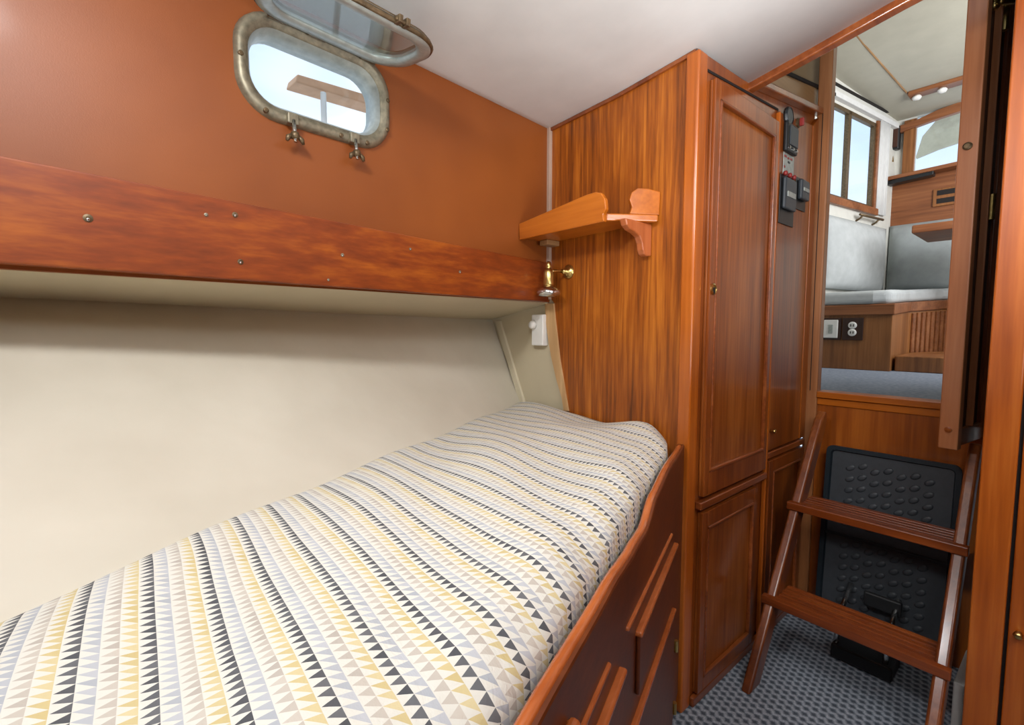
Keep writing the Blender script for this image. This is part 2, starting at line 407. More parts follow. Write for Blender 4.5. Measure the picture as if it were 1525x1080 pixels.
# ------------------------------------------------------------------ porthole
ph = thing('porthole', FWALL @ V((PC[0], PC[1], 0)), 'rounded rectangular weathered metal porthole, its glazed frame swung up and open on the left wall', 'porthole')
FP = FWALL @ Matrix.Translation((PC[0], PC[1], 0))
def rl(hw, hh, r, z): return [(a, b, z) for a, b in rrect(hw, hh, r, 8)]
bm = BM()
loft(bm, [rl(.172, .106, .078, .0), rl(.170, .104, .077, .010), rl(.164, .098, .073, .015), rl(.156, .090, .068, .015), rl(.152, .086, .065, .009), rl(.148, .080, .06, .009), rl(.146, .078, .058, .0)], FP)
link('frame', bm, M['bronze'], ph, smooth=True)
bm = BM(); loft(bm, [rl(.148, .080, .06, .006), rl(.142, .072, .056, -.004), rl(.138, .068, .053, -.02), rl(.140, .070, .054, -.05), rl(.150, .082, .062, -.052), rl(.1499, .0818, .0619, .004)], FP)
link('spigot', bm, M['silver'], ph, smooth=True)
for dx, dy in ((-.163, .02), (-.16, -.05), (.163, .0), (.06, -.097), (-.04, -.097), (.12, -.094), (-.105, -.096)):
    bm = BM(); lathe(bm, [(.005, .0), (.005, .0165), (.003, .018)], FP @ Matrix.Translation((dx, dy, 0)), 10); link('bolt', bm, M['bronzedk'], ph, smooth=False)
for u, v in ((437, 196), (529, 228)):
    p = FP.inverted() @ hp(u, v, W0 + WN * .02, WN); x, y = p.x, p.y
    bm = BM(); box(bm, x - .012, x + .012, -.108, -.085, .008, .024, FP); d = link('dog_lug', bm, M['bronze'], ph, bevel=.003)
    c = FP @ V((x, -.100, .022)); e = FP @ V((x, -.146, .03))
    bm = BM(); tube(bm, [c, c.lerp(e, .5), e], .0042, 10); link('dog_bolt', bm, M['chrome'], d, smooth=True)
    w = c.lerp(e, .72); bm = BM(); lathe(bm, [(.004, -.008), (.009, -.006), (.008, .006), (.005, .008)], frame(w, WN, WD, ZZ), 14)
    for k in (-1, 1): tube(bm, [w + WD * .006 * k, w + WD * .014 * k - ZZ * .006, w + WD * .017 * k - ZZ * .014], [.004, .0055, .003], 8)
    link('wing_nut', bm, M['bronzedk'], d, smooth=True)
# hinged glazed frame, swung up under the ceiling
hinge = FWALL @ V((PC[0] - .005, PC[1] + .092, .026))
sw = radians(-8)                               # above horizontal
ex = -WD; ey = (WN * cos(sw) + ZZ * sin(sw)); ez = ex.cross(ey)
FO = frame(hinge + ey * .104, ex, ey, ez)
bm = BM(); Lp = [rl(.166, .098, .073, -.008), rl(.168, .100, .075, 0), rl(.166, .098, .073, .008), rl(.150, .082, .062, .010), rl(.140, .072, .055, .006), rl(.138, .070, .053, 0), rl(.140, .072, .055, -.006), rl(.150, .082, .062, -.010)]
loft(bm, Lp, FO, close_loft=True); hf = link('hinged_frame', bm, M['silver'], ph, smooth=True)
bm = BM(); prism(bm, rrect(.1395, .0715, .055, 8), -.003, .003, FO); link('pane', bm, M['lens'], hf)
bm = BM(); loft(bm, [rl(.1415, .0735, .056, .011), rl(.1415, .0735, .056, .015), rl(.162, .094, .07, .013), rl(.164, .096, .071, .009)], FO, close_loft=True); link('gasket', bm, M['bronzedk'], hf, smooth=True)
bm = BM()
loft(bm, [rl(.169, .101, .076, -.006), rl(.172, .104, .078, 0), rl(.169, .101, .076, .006), rl(.164, .097, .073, .004), rl(.164, .097, .073, -.004)], FO, close_loft=True); link('outer_rim', bm, M['bronzedk'], hf, smooth=True)
for k in (-.1, .02, .1):
    bm = BM(); c = hinge + ex * k; tube(bm, [c - ex * .018, c + ex * .018], .008, 12); link('hinge_knuckle', bm, M['bronzedk'], ph, smooth=False)
for k in (.09, -.055):
    bm = BM(); c = FO @ V((k, .112, 0)); box(bm, k - .013, k - .004, .092, .118, -.006, .008, FO); box(bm, k + .004, k + .013, .092, .118, -.006, .008, FO)
    tube(bm, [FO @ V((k - .016, .11, 0)), FO @ V((k + .016, .11, 0))], .004, 8)
    link('clamp_lug', bm, M['bronzedk'], hf, bevel=.002)
bm = BM(); prism(bm, rrect(.149, .081, .061, 8), -.034, -.030, FP); link('outer_pane', bm, M['glass'], ph)

# ------------------------------------------------------------------ mattress
def Rx(y): return -.67 + (1.169 - y) * .4426 - .022
def mat_z(t, y, w):
    return .806 + .0035 * sin(6 * y + 1) * sin(3 * t * w * 6) + .004 * sin(17 * y + 9 * t) 
bm = BM(); uvl = bm.loops.layers.uv.new('UVMap'); NYm, NT_ = 150, 40; gr = []; uvs = {}
for i in range(NYm + 1):
    y = -1.25 + (1.163 + 1.25) * i / NYm; xl = hull_bot(y).x + .004; xr = Rx(y)
    if y > .98: xr -= .03 * ((y - .98) / .19) ** 2
    r = []
    for j in range(NT_ + 7):
        if j <= NT_:
            t_ = j / NT_; x = xl + (xr - xl) * t_; w = xr - xl; de = xr - x; dl = x - xl
            z = mat_z(t_, y, w) + .008 * sin(pi * t_)
            if de < .07: z -= .030 * (1 - de / .07) ** 2
            if dl < .04: z -= .010 * (1 - dl / .04) ** 2
            z -= (.026 * math.exp(-((x + .92) / .10) ** 2) - .012 * math.exp(-((x + .76) / .05) ** 2)) * min(1, max(0, (y - .90) / .25))
            if y > 1.10: z -= .012 * ((y - 1.10) / .07) ** 2
            vv = x
            # soft quilting ripples along the near right edge
            z += .0035 * sin(38 * y + 6 * t_) * max(0, 1 - de / .22)
        else:
            k = j - NT_; x = xr + .004 * min(k, 2) / 2; z = r[NT_].co.z - k * .022; vv = xr + k * .022
        v = bm.verts.new((x, y, z)); uvs[v] = (y + .012 * sin(3.3 * x + 1.0) + .035 * max(0, 1 - (xr - x) / .16) ** 2 * (1 if j <= NT_ else 1) * -.35, vv); r.append(v)
    gr.append(r)
for A, B in zip(gr, gr[1:]):
    for j in range(len(A) - 1): bm.faces.new((A[j], A[j + 1], B[j + 1], B[j]))
# far end flap
# outboard side and underside
lo_ = []
for A in gr:
    a = A[0]; b = A[-1]; v1 = bm.verts.new((a.co.x, a.co.y, .69)); v2 = bm.verts.new((b.co.x, b.co.y, .69)); uvs[v1] = (uvs[a][0], uvs[a][1] - .1); uvs[v2] = (uvs[b][0], uvs[b][1] + .02); lo_.append((a, v1, v2, b))
for A, B in zip(lo_, lo_[1:]):
    for j in range(3): bm.faces.new((A[j], A[j + 1], B[j + 1], B[j]))
e0 = gr[-1]; e1 = []
for v in e0:
    n_ = bm.verts.new((v.co.x, v.co.y + .003, v.co.z - .1)); uvs[n_] = (uvs[v][0] + .1, uvs[v][1]); e1.append(n_)
for j in range(len(e0) - 1): bm.faces.new((e0[j], e0[j + 1], e1[j + 1], e1[j]))
for f in bm.faces:
    for l in f.loops: l[uvl].uv = uvs[l.vert]
mt = link('mattress', bm, M['bedspread'], smooth=True)
tag(mt, 'long bunk mattress covered in cloth with rows of grey, cream and yellow triangles', 'mattress')

# ------------------------------------------------------------------ bunk front
bk = thing('bunk', B0 + BD * .8, 'varnished reddish wooden bunk front with drawers and a cupboard door under the mattress', 'bunk')
def btop(s):
    P = [(-1, .770), (.10, .770), (.30, .779), (.47, .772), (.56, .747), (.66, .754), (.8, .767), (1.04, .778), (9, .780)]
    for (a, za), (b, zb) in zip(P, P[1:]):
        if s <= b: k = (s - a) / (b - a); k = k * k * (3 - 2 * k); return za + (zb - za) * k
SS = [.026 + 2.424 * i / 120 for i in range(121)]
FBV = frame(B0, BD, ZZ, BN)                    # local x = s, y = z, z = outward
bm = BM(); prism(bm, [(s, btop(s)) for s in SS] + [(2.45, .07), (.026, .07)], -.010, .009, FBV)
link('front_board', bm, M['bunk'], bk, bevel=.004)
bm = BM()
# rounded capping following the top edge
tube(bm, [FBV @ V((s, btop(s) - .002, -.002)) for s in SS if s > .03], .0068, 10); link('top_rail', bm, M['lip'], bk, smooth=True)
bm = BM(); box(bm, 0, 2.45, -.02, -.006, 0, .07, FB); link('toe_kick', bm, M['dark'], bk)
bm = BM(); box(bm, 0.03, 2.4, -.1, -.03, .0, .67, FB); link('carcass', bm, M['dark'], bk)
def bar(name, s0, s1, za, zb, h, y0, y1, mat, par, bev=.004):
    bm = BM(); prism(bm, [(s0, za), (s1, zb), (s1, zb + h), (s0, za + h)], y0, y1, FBV); return link(name, bm, mat, par, bevel=bev, seg=3)
def front(name, s0, s1, zb0, zb1, za, zb, out):
    bm = BM(); prism(bm, [(s0, zb0), (s1, zb1), (s1, zb), (s0, za)], .009, out, FBV); return link(name, bm, M['bunk'], bk, bevel=.005, seg=3)
for s0, s1, za, zb, lo in ((.20, .65, .565, .617, .47), (.755, 1.22, .632, .655, .52), (1.33, 1.8, .655, .66, .53)):
    d = front('drawer', s0, s1, lo, lo + (zb - za), za, zb, .016)
    bar('drawer_lip', s0 - .002, s1 + .002, za - .002, zb - .002, .010, .006, .0195, M['lip'], d)
    bar('moulding', s0 + .06, s1 + .07, za + .048, zb + .048, .007, .006, .0135, M['lip'], bk, .003)
for s0, s1, za, zb, lo in ((.20, .68, .405, .487, .09), (.79, 1.25, .49, .50, .10), (1.36, 1.82, .50, .50, .10)):
    d = front('cupboard_door', s0, s1, lo, lo, za, zb, .016)
    bar('door_lip', s0 - .002, s1 + .002, za - .002, zb - .002, .009, .006, .0185, M['lip'], d)
    for z in (.15, .31):
        bm = BM(); tube(bm, [FB @ V((s0 - .012, .018, z - .014)), FB @ V((s0 - .012, .018, z + .014))], .0055, 10); box(bm, s0 - .02, s0, .009, .013, z - .014, z + .014, FB); link('hinge', bm, M['brass'], d, smooth=False)
bm = BM(); box(bm, .955, 1.32, .008, .022, .716, .732, FB); link('grab_rail', bm, M['lip'], bk, bevel=.007, seg=3)

# ------------------------------------------------------------------ locker
lk = thing('locker', (XC - .27, 1.58, 0), 'tall varnished wooden hanging locker with panelled doors between the bunk and the ladder', 'locker')
# striped side panel facing the viewer (lower outboard corner follows the sawn edge)
sp_ = [(-1.192, ceil_z(-1.192)), (-1.192, 1.19)] + [(hy(u, v, YC).x, hy(u, v, YC).z) for u, v in ((826, 452), (828, 475), (831, 500), (835, 535), (841, 570), (846, 600), (849, 622))] + [(-1.09, .0), (XC - .035, 0), (XC - .035, 1.787), (-.9, ceil_z(-.9))]
bm = BM(); prism(bm, sp_, -(YC + .02), -(YC + .0), FY); link('side_panel', bm, M['side'], lk)
bm = BM(); box(bm, XC - .038, XC, YC - .012, YC + .034, 0, 1.785); link('corner_post', bm, M['post'], lk, bevel=.006, seg=3)
bm = BM()                                      # thin dark-edged cornice under the ceiling
pts = [(x, ceil_z(x) - .001) for x in (-1.185, -1.0, -.9, -.8, -.66)]; prism(bm, pts + [(x, z - .010) for x, z in pts[::-1]], -(YC), -(YC - .008), FY)
link('cornice', bm, M['framey'], lk)
bm = BM()                                      # face frame: polygon in (y,z), its top rising forward
FX = frame((0, 0, 0), (0, 1, 0), (0, 0, 1), (1, 0, 0))
prism(bm, [(YC + .034, 0), (1.985, 0), (1.985, 1.868), (1.50, 1.797), (1.41, 1.790), (YC + .034, 1.784)], XC - .03, XC - .004, FX); link('face_frame', bm, M['frame'], lk)
def panel_door(name, y0, y1, z0, z1, st, rb, rt_, mat=M['front']):
    """framed door with a recessed panel and moulding, on the locker front plane"""
    bm = BM()
    prism(bm, [(y0, z0), (y1, z0), (y1, z1), (y0, z1)], XC - .004, XC + .004, FX)
    d = link(name, bm, mat, lk, bevel=.002)
    a, b, c, e = y0 + st, y1 - st * .8, z0 + rb, z1 - rt_
    bm = BM(); box(bm, XC + .004, XC + .013, y0, a, z0, z1); box(bm, XC + .004, XC + .013, b, y1, z0, z1); box(bm, XC + .004, XC + .013, a, b, z0, c); box(bm, XC + .004, XC + .013, a, b, e, z1)
    link('door_frame', bm, M['frame'], d, bevel=.0015)
    bm = BM()
    for q in ((a, a + .008, c, e), (b - .008, b, c, e), (a, b, c, c + .010), (a, b, e - .008, e)): box(bm, XC + .004, XC + .016, q[0], q[1], q[2], q[3])
    link('moulding', bm, M['framey'], d, bevel=.003, seg=2)
    return d
d1 = panel_door('door', 1.222, 1.632, .612, 1.728, .028, .065, .045)
p = hx(1043, 430, XC)
bm = BM(); lathe(bm, [(.015, .0), (.015, .004), (.011, .006), (.010, .003), (.002, .003)], frame((XC + .013, 1.237, p.z), (0, 1, 0), (0, 0, 1), (1, 0, 0)), 20)
lo = link('lock', bm, M['brass'], d1, smooth=False)
bm = BM(); box(bm, XC + .015, XC + .0195, 1.2345, 1.2395, p.z - .011, p.z + .004); link('keyhole', bm, M['dark'], lo)
d2 = panel_door('door', 1.222, 1.575, .035, .565, .03, .035, .045)
bm = BM(); box(bm, XC - .004, XC + .016, 1.205, 1.64, .578, .60); link('rail', bm, M['framey'], lk, bevel=.004, seg=3); bm = BM(); box(bm, XC - .004, XC + .010, 1.205, 1.985, .0, .028); link('base_rail', bm, M['framey'], lk, bevel=.004, seg=3)
bm = BM(); box(bm, XC - .004, XC + .012, 1.655, 1.985, .64, .662); link('rail', bm, M['framey'], lk, bevel=.004, seg=3)
bm = BM(); prism(bm, [(1.655, .668), (1.93, .668), (1.93, 1.80), (1.655, 1.765)], XC - .004, XC + .008, FX); sw_p = link('switch_panel', bm, M['front'], lk, bevel=.002)
bm = BM(); prism(bm, [(1.935, .668), (1.984, .668), (1.984, 1.84), (1.935, 1.80)], XC - .004, XC + .010, FX); link('stile', bm, M['bulk'], lk, bevel=.002)
bm = BM(); prism(bm, [(1.643, .03), (1.652, .03), (1.652, 1.765), (1.643, 1.765)], XC - .004, XC + .010, FX); link('moulding', bm, M['post'], lk, bevel=.003)
panel_door('door', 1.662, 1.975, .035, .632, .035, .035, .04)
bm = BM(); prism(bm, [(1.45, 1.782), (1.99, 1.85), (1.99, 1.872), (1.45, 1.803)], XC - .006, XC + .022, FX); link('top_moulding', bm, M['frame'], lk, bevel=.004)
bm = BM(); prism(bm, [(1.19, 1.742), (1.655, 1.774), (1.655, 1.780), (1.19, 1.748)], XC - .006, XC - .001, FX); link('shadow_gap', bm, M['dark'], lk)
bm = BM(); p = V((XC + .012, 1.668, .735)); lathe(bm, [(.006, -.006), (.004, .004), (.008, .010), (.006, .014), (.002, .015)], frame(p, (0, 1, 0), (0, 0, 1), (1, 0, 0)), 16); link('knob', bm, M['brass'], sw_p, smooth=True)

# instruments on the switch panel -------------------------------------------------
def yz(u, v): p = hx(u, v, XC + .01); return p.y, p.z
def FXat(y, z, h=.008): return frame((XC + h, y, z), (0, 1, 0), (0, 0, 1), (1, 0, 0))
y, z = yz(1172.5, 174); g_ = thing('round_gauge', (XC + .008, y, z), 'round black gauge at the top of the switch panel', 'gauge')
bm = BM(); lathe(bm, [(.028, 0), (.030, .006), (.027, .012), (.023, .010), (.002, .010)], FXat(y, z), 28); link('bezel', bm, M['black'], g_, smooth=False)
bm = BM(); lathe(bm, [(.022, .010), (.022, .0112), (.001, .0112)], FXat(y, z), 24); link('dial', bm, M['grey'], g_)
y, z = yz(1189, 183); k_ = thing('rotary_switch', (XC + .008, y, z), 'small dark red rotary switch beside the round gauge', 'switch')
bm = BM(); lathe(bm, [(.016, 0), (.016, .005), (.012, .007)], FXat(y, z), 20); link('plate', bm, M['bronzedk'], k_)
bm = BM(); box(bm, XC + .014, XC + .028, y - .005, y + .005, z - .013, z + .013); link('lever', bm, M['red'], k_, bevel=.003)
y0, z1 = yz(1162, 190); y1, z0 = yz(1189, 226); y0, y1, z0, z1 = 1.70, 1.80, 1.60, 1.695
ym, zm = yz(1175, 208)
bx = thing('switch_box', (XC + .008, ym, zm), 'square black control box with a glassy grey face under the round gauge', 'switch box')
bm = BM(); box(bm, XC + .0085, XC + .022, ym - .046, ym + .046, zm - .046, zm + .046); link('housing', bm, M['black'], bx, bevel=.005)
bm = BM(); box(bm, XC + .0215, XC + .025, ym - .028, ym + .04, zm - .024, zm + .036); link('screen', bm, M['grey'], bx, bevel=.002)
for k in (-.03, 0, .03):
    bm = BM(); lathe(bm, [(.005, 0), (.005, .004), (.003, .005)], frame((XC + .022, ym + k, zm - .035), (0, 1, 0), (0, 0, 1), (1, 0, 0)), 12); link('button', bm, M['chrome'], bx)
ym, zm = yz(1174, 246); lp = thing('label_plate', (XC + .008, ym, zm), 'shiny pale metal plate with small red and dark marks below the square black box', 'plate')
bm = BM(); box(bm, XC + .0085, XC + .011, ym - .042, ym + .045, zm - .036, zm + .034); link('plate', bm, M['silver'], lp, bevel=.001)
for dy, dz, c, w in ((-.03, .022, 'red', .009), (-.005, .02, 'red', .006), (.02, .022, 'red', .007), (0, .008, 'black', .008), (-.034, -.012, 'red', .004)):
    bm = BM(); box(bm, XC + .011, XC + .0125, ym + dy - w, ym + dy + w, zm + dz - .003, zm + dz + .003); link('marking', bm, M[c], lp)
def handset(u0, v0, u1, v1, name, lab, depth=.012, red=False):
    ym, zm = yz((u0 + u1) / 2, (v0 + v1) / 2); a = yz(u0, (v0 + v1) / 2)[0]; b = yz(u1, (v0 + v1) / 2)[0]
    z1 = yz((u0 + u1) / 2, v0)[1]; z0 = yz((u0 + u1) / 2, v1)[1]; w = (b - a) / 2 - .004
    t = thing(name, (XC + .008, ym, z0), lab, 'handset')
    bm = BM(); box(bm, XC + .0085, XC + .012, ym - w, ym + w, z0, z1); link('holder', bm, M['black'], t, bevel=.002)
    bm = BM(); box(bm, XC + .012, XC + .012 + depth, ym - w * .8, ym + w * .8, z0 + (z1 - z0) * .3, z1 - .008); link('body', bm, M['grey'], t, bevel=.006, seg=3)
    bm = BM(); box(bm, XC + .011 + depth, XC + .0145 + depth, ym - w * .55, ym + w * .55, z0 + (z1 - z0) * .55, z0 + (z1 - z0) * .66); link('display', bm, M['silver'], t, bevel=.001)
    if red:
        for q in (-.6, 0, .6):
            bm = BM(); lathe(bm, [(.007, 0), (.008, .008), (.004, .011)], frame((XC + .012, ym + w * q, z1 + .004), (0, 1, 0), (0, 0, 1), (1, 0, 0)), 12); link('red_terminal', bm, M['red'], t, smooth=True)
    return t
handset(1160, 263, 1183, 336, 'radio_handset', 'long dark handset in a black holder with red terminals on the switch panel', red=True)
handset(1184, 266, 1200, 314, 'radio_handset', 'shorter black handset to the right of the long one, next to the companionway frame', .016)
bm = BM(); P = [V((XC + .025, yz(1176, 264)[0], yz(1176, 264)[1])), V((XC + .05, yz(1184, 258)[0], yz(1184, 256)[1])), V((XC + .045, yz(1190, 262)[0], yz(1190, 262)[1])), V((XC + .03, yz(1192, 270)[0], yz(1192, 270)[1]))]
c_ = link('cable', bm, M['red'], None) if False else None
bm.free()

# ------------------------------------------------------------------ corner shelf
sh = thing('wall_shelf', (-.98, YC, 1.385), 'small varnished wooden wall shelf with a raised front fiddle and scrolled bracket', 'shelf')
bm = BM(); prism(bm, [(-1.182, YC - .013), (-1.172, 1.035), (-.835, 1.035), (-.752, YC - .013)], 1.372, 1.392); link('shelf_board', bm, M['shelf'], sh, bevel=.004, seg=3)
FS = frame((0, 1.031, 0), (1, 0, 0), (0, 0, 1), (0, -1, 0))
cr = [(-.832, 1.385), (-.822, 1.398), (-.826, 1.425), (-.840, 1.444), (-.860, 1.450), (-.89, 1.450)]
bm = BM(); prism(bm, [(-1.176, 1.366), (-.828, 1.366)] + cr + [(-1.178, 1.418)], .0, .014, FS)
link('front_fiddle', bm, M['shelf'], sh, bevel=.003, seg=3)
dv = V((-.752 + .835, YC - 1.035, 0)).normalized(); nv = V((dv.y, -dv.x, 0))
FE = frame((-.835, 1.035, 0), dv, ZZ, nv)
bm = BM(); Ls = sqrt(.083 ** 2 + .136 ** 2)
prism(bm, [(Ls * .42, 1.392), (Ls - .006, 1.392), (Ls - .004, 1.455), (Ls * .75, 1.462), (Ls * .56, 1.462), (Ls * .45, 1.45), (Ls * .41, 1.43), (Ls * .46, 1.41)], -.012, .002, FE); link('end_fiddle', bm, M['shelf'], sh, bevel=.003)
bm = BM(); br = [(1.048, 1.372), (YC - .001, 1.372), (YC - .001, 1.283), (1.150, 1.281), (1.138, 1.285), (1.130, 1.297), (1.126, 1.315), (1.115, 1.332), (1.095, 1.340), (1.072, 1.345), (1.056, 1.355)]
prism(bm, br, -.802, -.780, frame((0, 0, 0), (0, 1, 0), (0, 0, 1), (1, 0, 0))); link('bracket', bm, M['bracket'], sh, bevel=.004, seg=3)
bm = BM(); prism(bm, br, -1.165, -1.145, frame((0, 0, .0), (0, 1, 0), (0, 0, 1), (1, 0, 0))) if False else box(bm, -1.168, -1.13, 1.10, YC - .013, 1.355, 1.372)
link('batten', bm, M['tan'], sh, bevel=.003)

# ------------------------------------------------------------------ brass reading lamp
ra = hy(847, 405, YC); lt = thing('reading_lamp', ra, 'small brass swivel reading lamp with a flared glass shade under the shelf', 'lamp')
bm = BM(); lathe(bm, [(.024, 0), (.024, .003), (.017, .008), (.008, .014), (.008, .03)], frame(ra, (1, 0, 0), (0, 0, 1), (0, -1, 0)), 24); link('wall_plate', bm, M['brass'], lt, smooth=True)
c = hy(817, 405, YC - .075)
bm = BM(); tube(bm, [ra + V((0, -.03, 0)), ra + V((-.01, -.055, .0)), V((c.x + .01, c.y + .004, ra.z - .002)), V((c.x, c.y, ra.z))], .005, 10); link('arm', bm, M['brass'], lt, smooth=True)
bm = BM(); zt = c.z + .012; lathe(bm, [(.004, .022), (.008, .018), (.010, .004), (.008, .0), (.013, -.004), (.017, -.014), (.018, -.052), (.015, -.060)], frame((c.x, c.y, zt), (1, 0, 0), (0, 1, 0), (0, 0, 1)), 24); link('lamp_body', bm, M['brass'], lt, smooth=True)
bm = BM(); lathe(bm, [(.016, -.056), (.028, -.064), (.038, -.074), (.040, -.080), (.034, -.090), (.018, -.093), (.004, -.090)], frame((c.x, c.y, zt), (1, 0, 0), (0, 1, 0), (0, 0, 1)), 28); link('lamp_shade', bm, M['chrome'], lt, smooth=True)

# white box with a round knob
ob = thing('outlet_box', hy(803, 515, YC), 'white plastic box with a round knob on the cream end panel by the pillow end', 'outlet')
a, b = hy(798, 469, YC), hy(813, 515, YC)
bm = BM(); box(bm, a.x, b.x + .006, YC - .022, YC + .006, b.z, a.z); link('box', bm, M['white'], ob, bevel=.004, seg=3)
k = hy(796, 484, YC - .022); bm = BM(); box(bm, k.x - .014, a.x + .004, YC - .022, YC + .005, k.z - .018, k.z + .02); link('side_plate', bm, M['white'], ob, bevel=.006)
bm = BM(); lathe(bm, [(.014, 0), (.015, .012), (.011, .018), (.003, .019)], frame((k.x - .002, YC - .022, k.z), (1, 0, 0), (0, 0, 1), (0, -1, 0)), 20); link('knob', bm, M['white'], ob, smooth=True)

# ------------------------------------------------------------------ hatch beam, coaming, forward bulkhead
xs = [-.665 + 1.46 * i / 16 for i in range(17)]
bm = BM(); prism(bm, [(x, ceil_z(x) + .012) for x in xs] + [(x, ceil_z(x) - .020) for x in xs[::-1]], -1.475, -1.445, FY); struct(link('trim_beam', bm, M['framey'], bevel=.004, seg=3))
bm = BM(); prism(bm, [(x, ceil_z(x) + .15) for x in xs] + [(x, ceil_z(x) - .006) for x in xs[::-1]], -1.50, -1.476, FY); struct(link('trim_beam_back', bm, M['tan'], bevel=.003))
# coaming side above the locker
bm = BM(); prism(bm, [(1.48, 1.80), (2.2, 1.90), (2.2, 1.987), (1.48, 1.87)], XC - .03, XC - .010, FX); struct(link('trim_coaming', bm, M['tan']))
bm = BM(); prism(bm, [(1.48, 1.87), (2.2, 1.987), (2.2, 1.998), (1.48, 1.881)], XC - .03, XC - .004, FX); struct(link('trim_coaming_strip', bm, M['dark']))
bm = BM(); prism(bm, [(1.48, 1.883), (2.2, 2.0), (2.2, 2.5), (1.48, 2.5)], XC - .05, XC - .03, FX); struct(link('wall_coaming', bm, M['coam']))
# bulkhead below and beside the opening
bm = BM(); box(bm, XC, -.13, YB, YB + .03, 0, .80); box(bm, -.165, -.13, YB, YB + .03, .8, 2.2); struct(link('wall_forward', bm, M['bulk']))
bm = BM(); box(bm, -.602, -.165, YB - .016, YB + .05, .822, .846); box(bm, -.602, -.165, YB - .006, YB + .03, .795, .822); struct(link('trim_sill', bm, M['shelf'], bevel=.003))
bm = BM(); box(bm, -.644, -.601, YB - .012, YB + .03, 0, 2.10); struct(link('trim_jamb', bm, M['jamb'], bevel=.004, seg=3))
bm = BM(); box(bm, -.6255, -.6235, YB - .0135, YB - .0115, .846, 1.86); struct(link('trim_jamb_groove', bm, M['dark']))
bm = BM(); prism(bm, [(-.64, 2.085), (-.3, 2.16), (.1, 2.2), (.1, 2.23), (-.3, 2.19), (-.64, 2.115)], -(YB + .03), -(YB - .01), FY); struct(link('trim_header', bm, M['tan'], bevel=.003))
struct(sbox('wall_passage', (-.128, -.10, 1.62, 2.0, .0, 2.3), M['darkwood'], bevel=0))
# pale board low on the right side of the passage
bm = BM(); prism(bm, [(1.63, .0), (1.97, .0), (1.97, .10), (1.86, .14), (1.63, .16)], -.150, -.129, FX); tag(link('skirting_board', bm, M['whitewall'], bevel=.003), 'pale painted skirting board behind the foot of the ladder on the right', 'board')

# right-hand door post and door
bm = BM(); box(bm, -.125, -.066, 1.575, 1.62, 0, 1.99); struct(link('trim_post', bm, M['rpost'], bevel=.004, seg=3))
bm = BM(); box(bm, -.066, -.060, 1.60, 1.63, 0, 1.985); struct(link('trim_gap', bm, M['dark']))
dr = thing('door_1', (-.06, 1.60, 0), 'wooden door with a small brass knob beside the post at the right edge', 'door'); dr['kind'] = 'structure'
bm = BM(); box(bm, -.060, .82, 1.592, 1.625, 0, 1.985); link('panel', bm, M['rpost'], dr, bevel=.003)
k = hy(1517, 944, 1.588); bm = BM(); lathe(bm, [(.007, 0), (.004, .006), (.009, .012), (.007, .018), (.002, .019)], frame(k, (1, 0, 0), (0, 0, 1), (0, -1, 0)), 16); link('knob', bm, M['brass'], dr, smooth=True)

# open companionway door leaf
dl = thing('companionway_door', (-.2, 1.88, .745), 'open narrow wooden companionway door with brass hinges, seen nearly edge-on', 'door')
dd = V((.040, .25, 0)).normalized(); dn = V((dd.y, -dd.x, 0))
FL = frame((-.207, 1.75, 0), dd, ZZ, dn)        # local x along leaf, y up, z to the +x side
bm = BM(); box(bm, 0, .030, .745, 2.06, -.021, .021, FL); link('stile', bm, M['leaf'], dl, bevel=.003)
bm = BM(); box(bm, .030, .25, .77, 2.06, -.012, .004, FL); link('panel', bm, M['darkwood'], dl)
bm = BM(); box(bm, .205, .245, .75, 2.06, -.016, .012, FL); link('stile', bm, M['frame'], dl, bevel=.003)
bm = BM(); box(bm, .112, .120, .80, 2.06, .004, .020, FL); link('moulding', bm, M['leaf'], dl, bevel=.002)
bm = BM(); box(bm, .030, .21, .75, .80, -.016, .014, FL); link('bottom_rail', bm, M['frame'], dl, bevel=.003)
for z in (1.56,):
    bm = BM(); lathe(bm, [(.010, 0), (.010, .004), (.006, .007)], frame(FL @ V((-.001, z, .0)), dn, ZZ, -dd), 14); link('latch', bm, M['bronzedk'], dl)
bm = BM(); lathe(bm, [(.008, 0), (.008, .003), (.004, .004)], frame(FL @ V((-.001, .80, 0)), dn, ZZ, -dd), 14); link('bolt_plug', bm, M['frame'], dl)
for z in (1.42, 1.93):
    bm = BM(); c = FL @ V((.16, 0, .014)); tube(bm, [V((c.x, c.y, z - .035)), V((c.x, c.y, z - .012)), V((c.x, c.y, z - .008)), V((c.x, c.y, z + .035))], .0085, 12)
    box(bm, .14, .175, z - .03, z + .03, .004, .008, FL); link('hinge', bm, M['brass'], dl, smooth=False)

bm = BM(); a, b = FL @ V((.10, 1.945, .02)), FL @ V((.20, 1.975, .03)); tube(bm, [a - dd * .012, a, a.lerp(b, .5), b], .0075, 12)
lathe(bm, [(.014, -.004), (.014, .004), (.008, .01)], frame(FL @ V((.10, 1.945, .006)), dd, ZZ, dn), 14); link('door_hook', bm, M['brass'], dl, smooth=True)

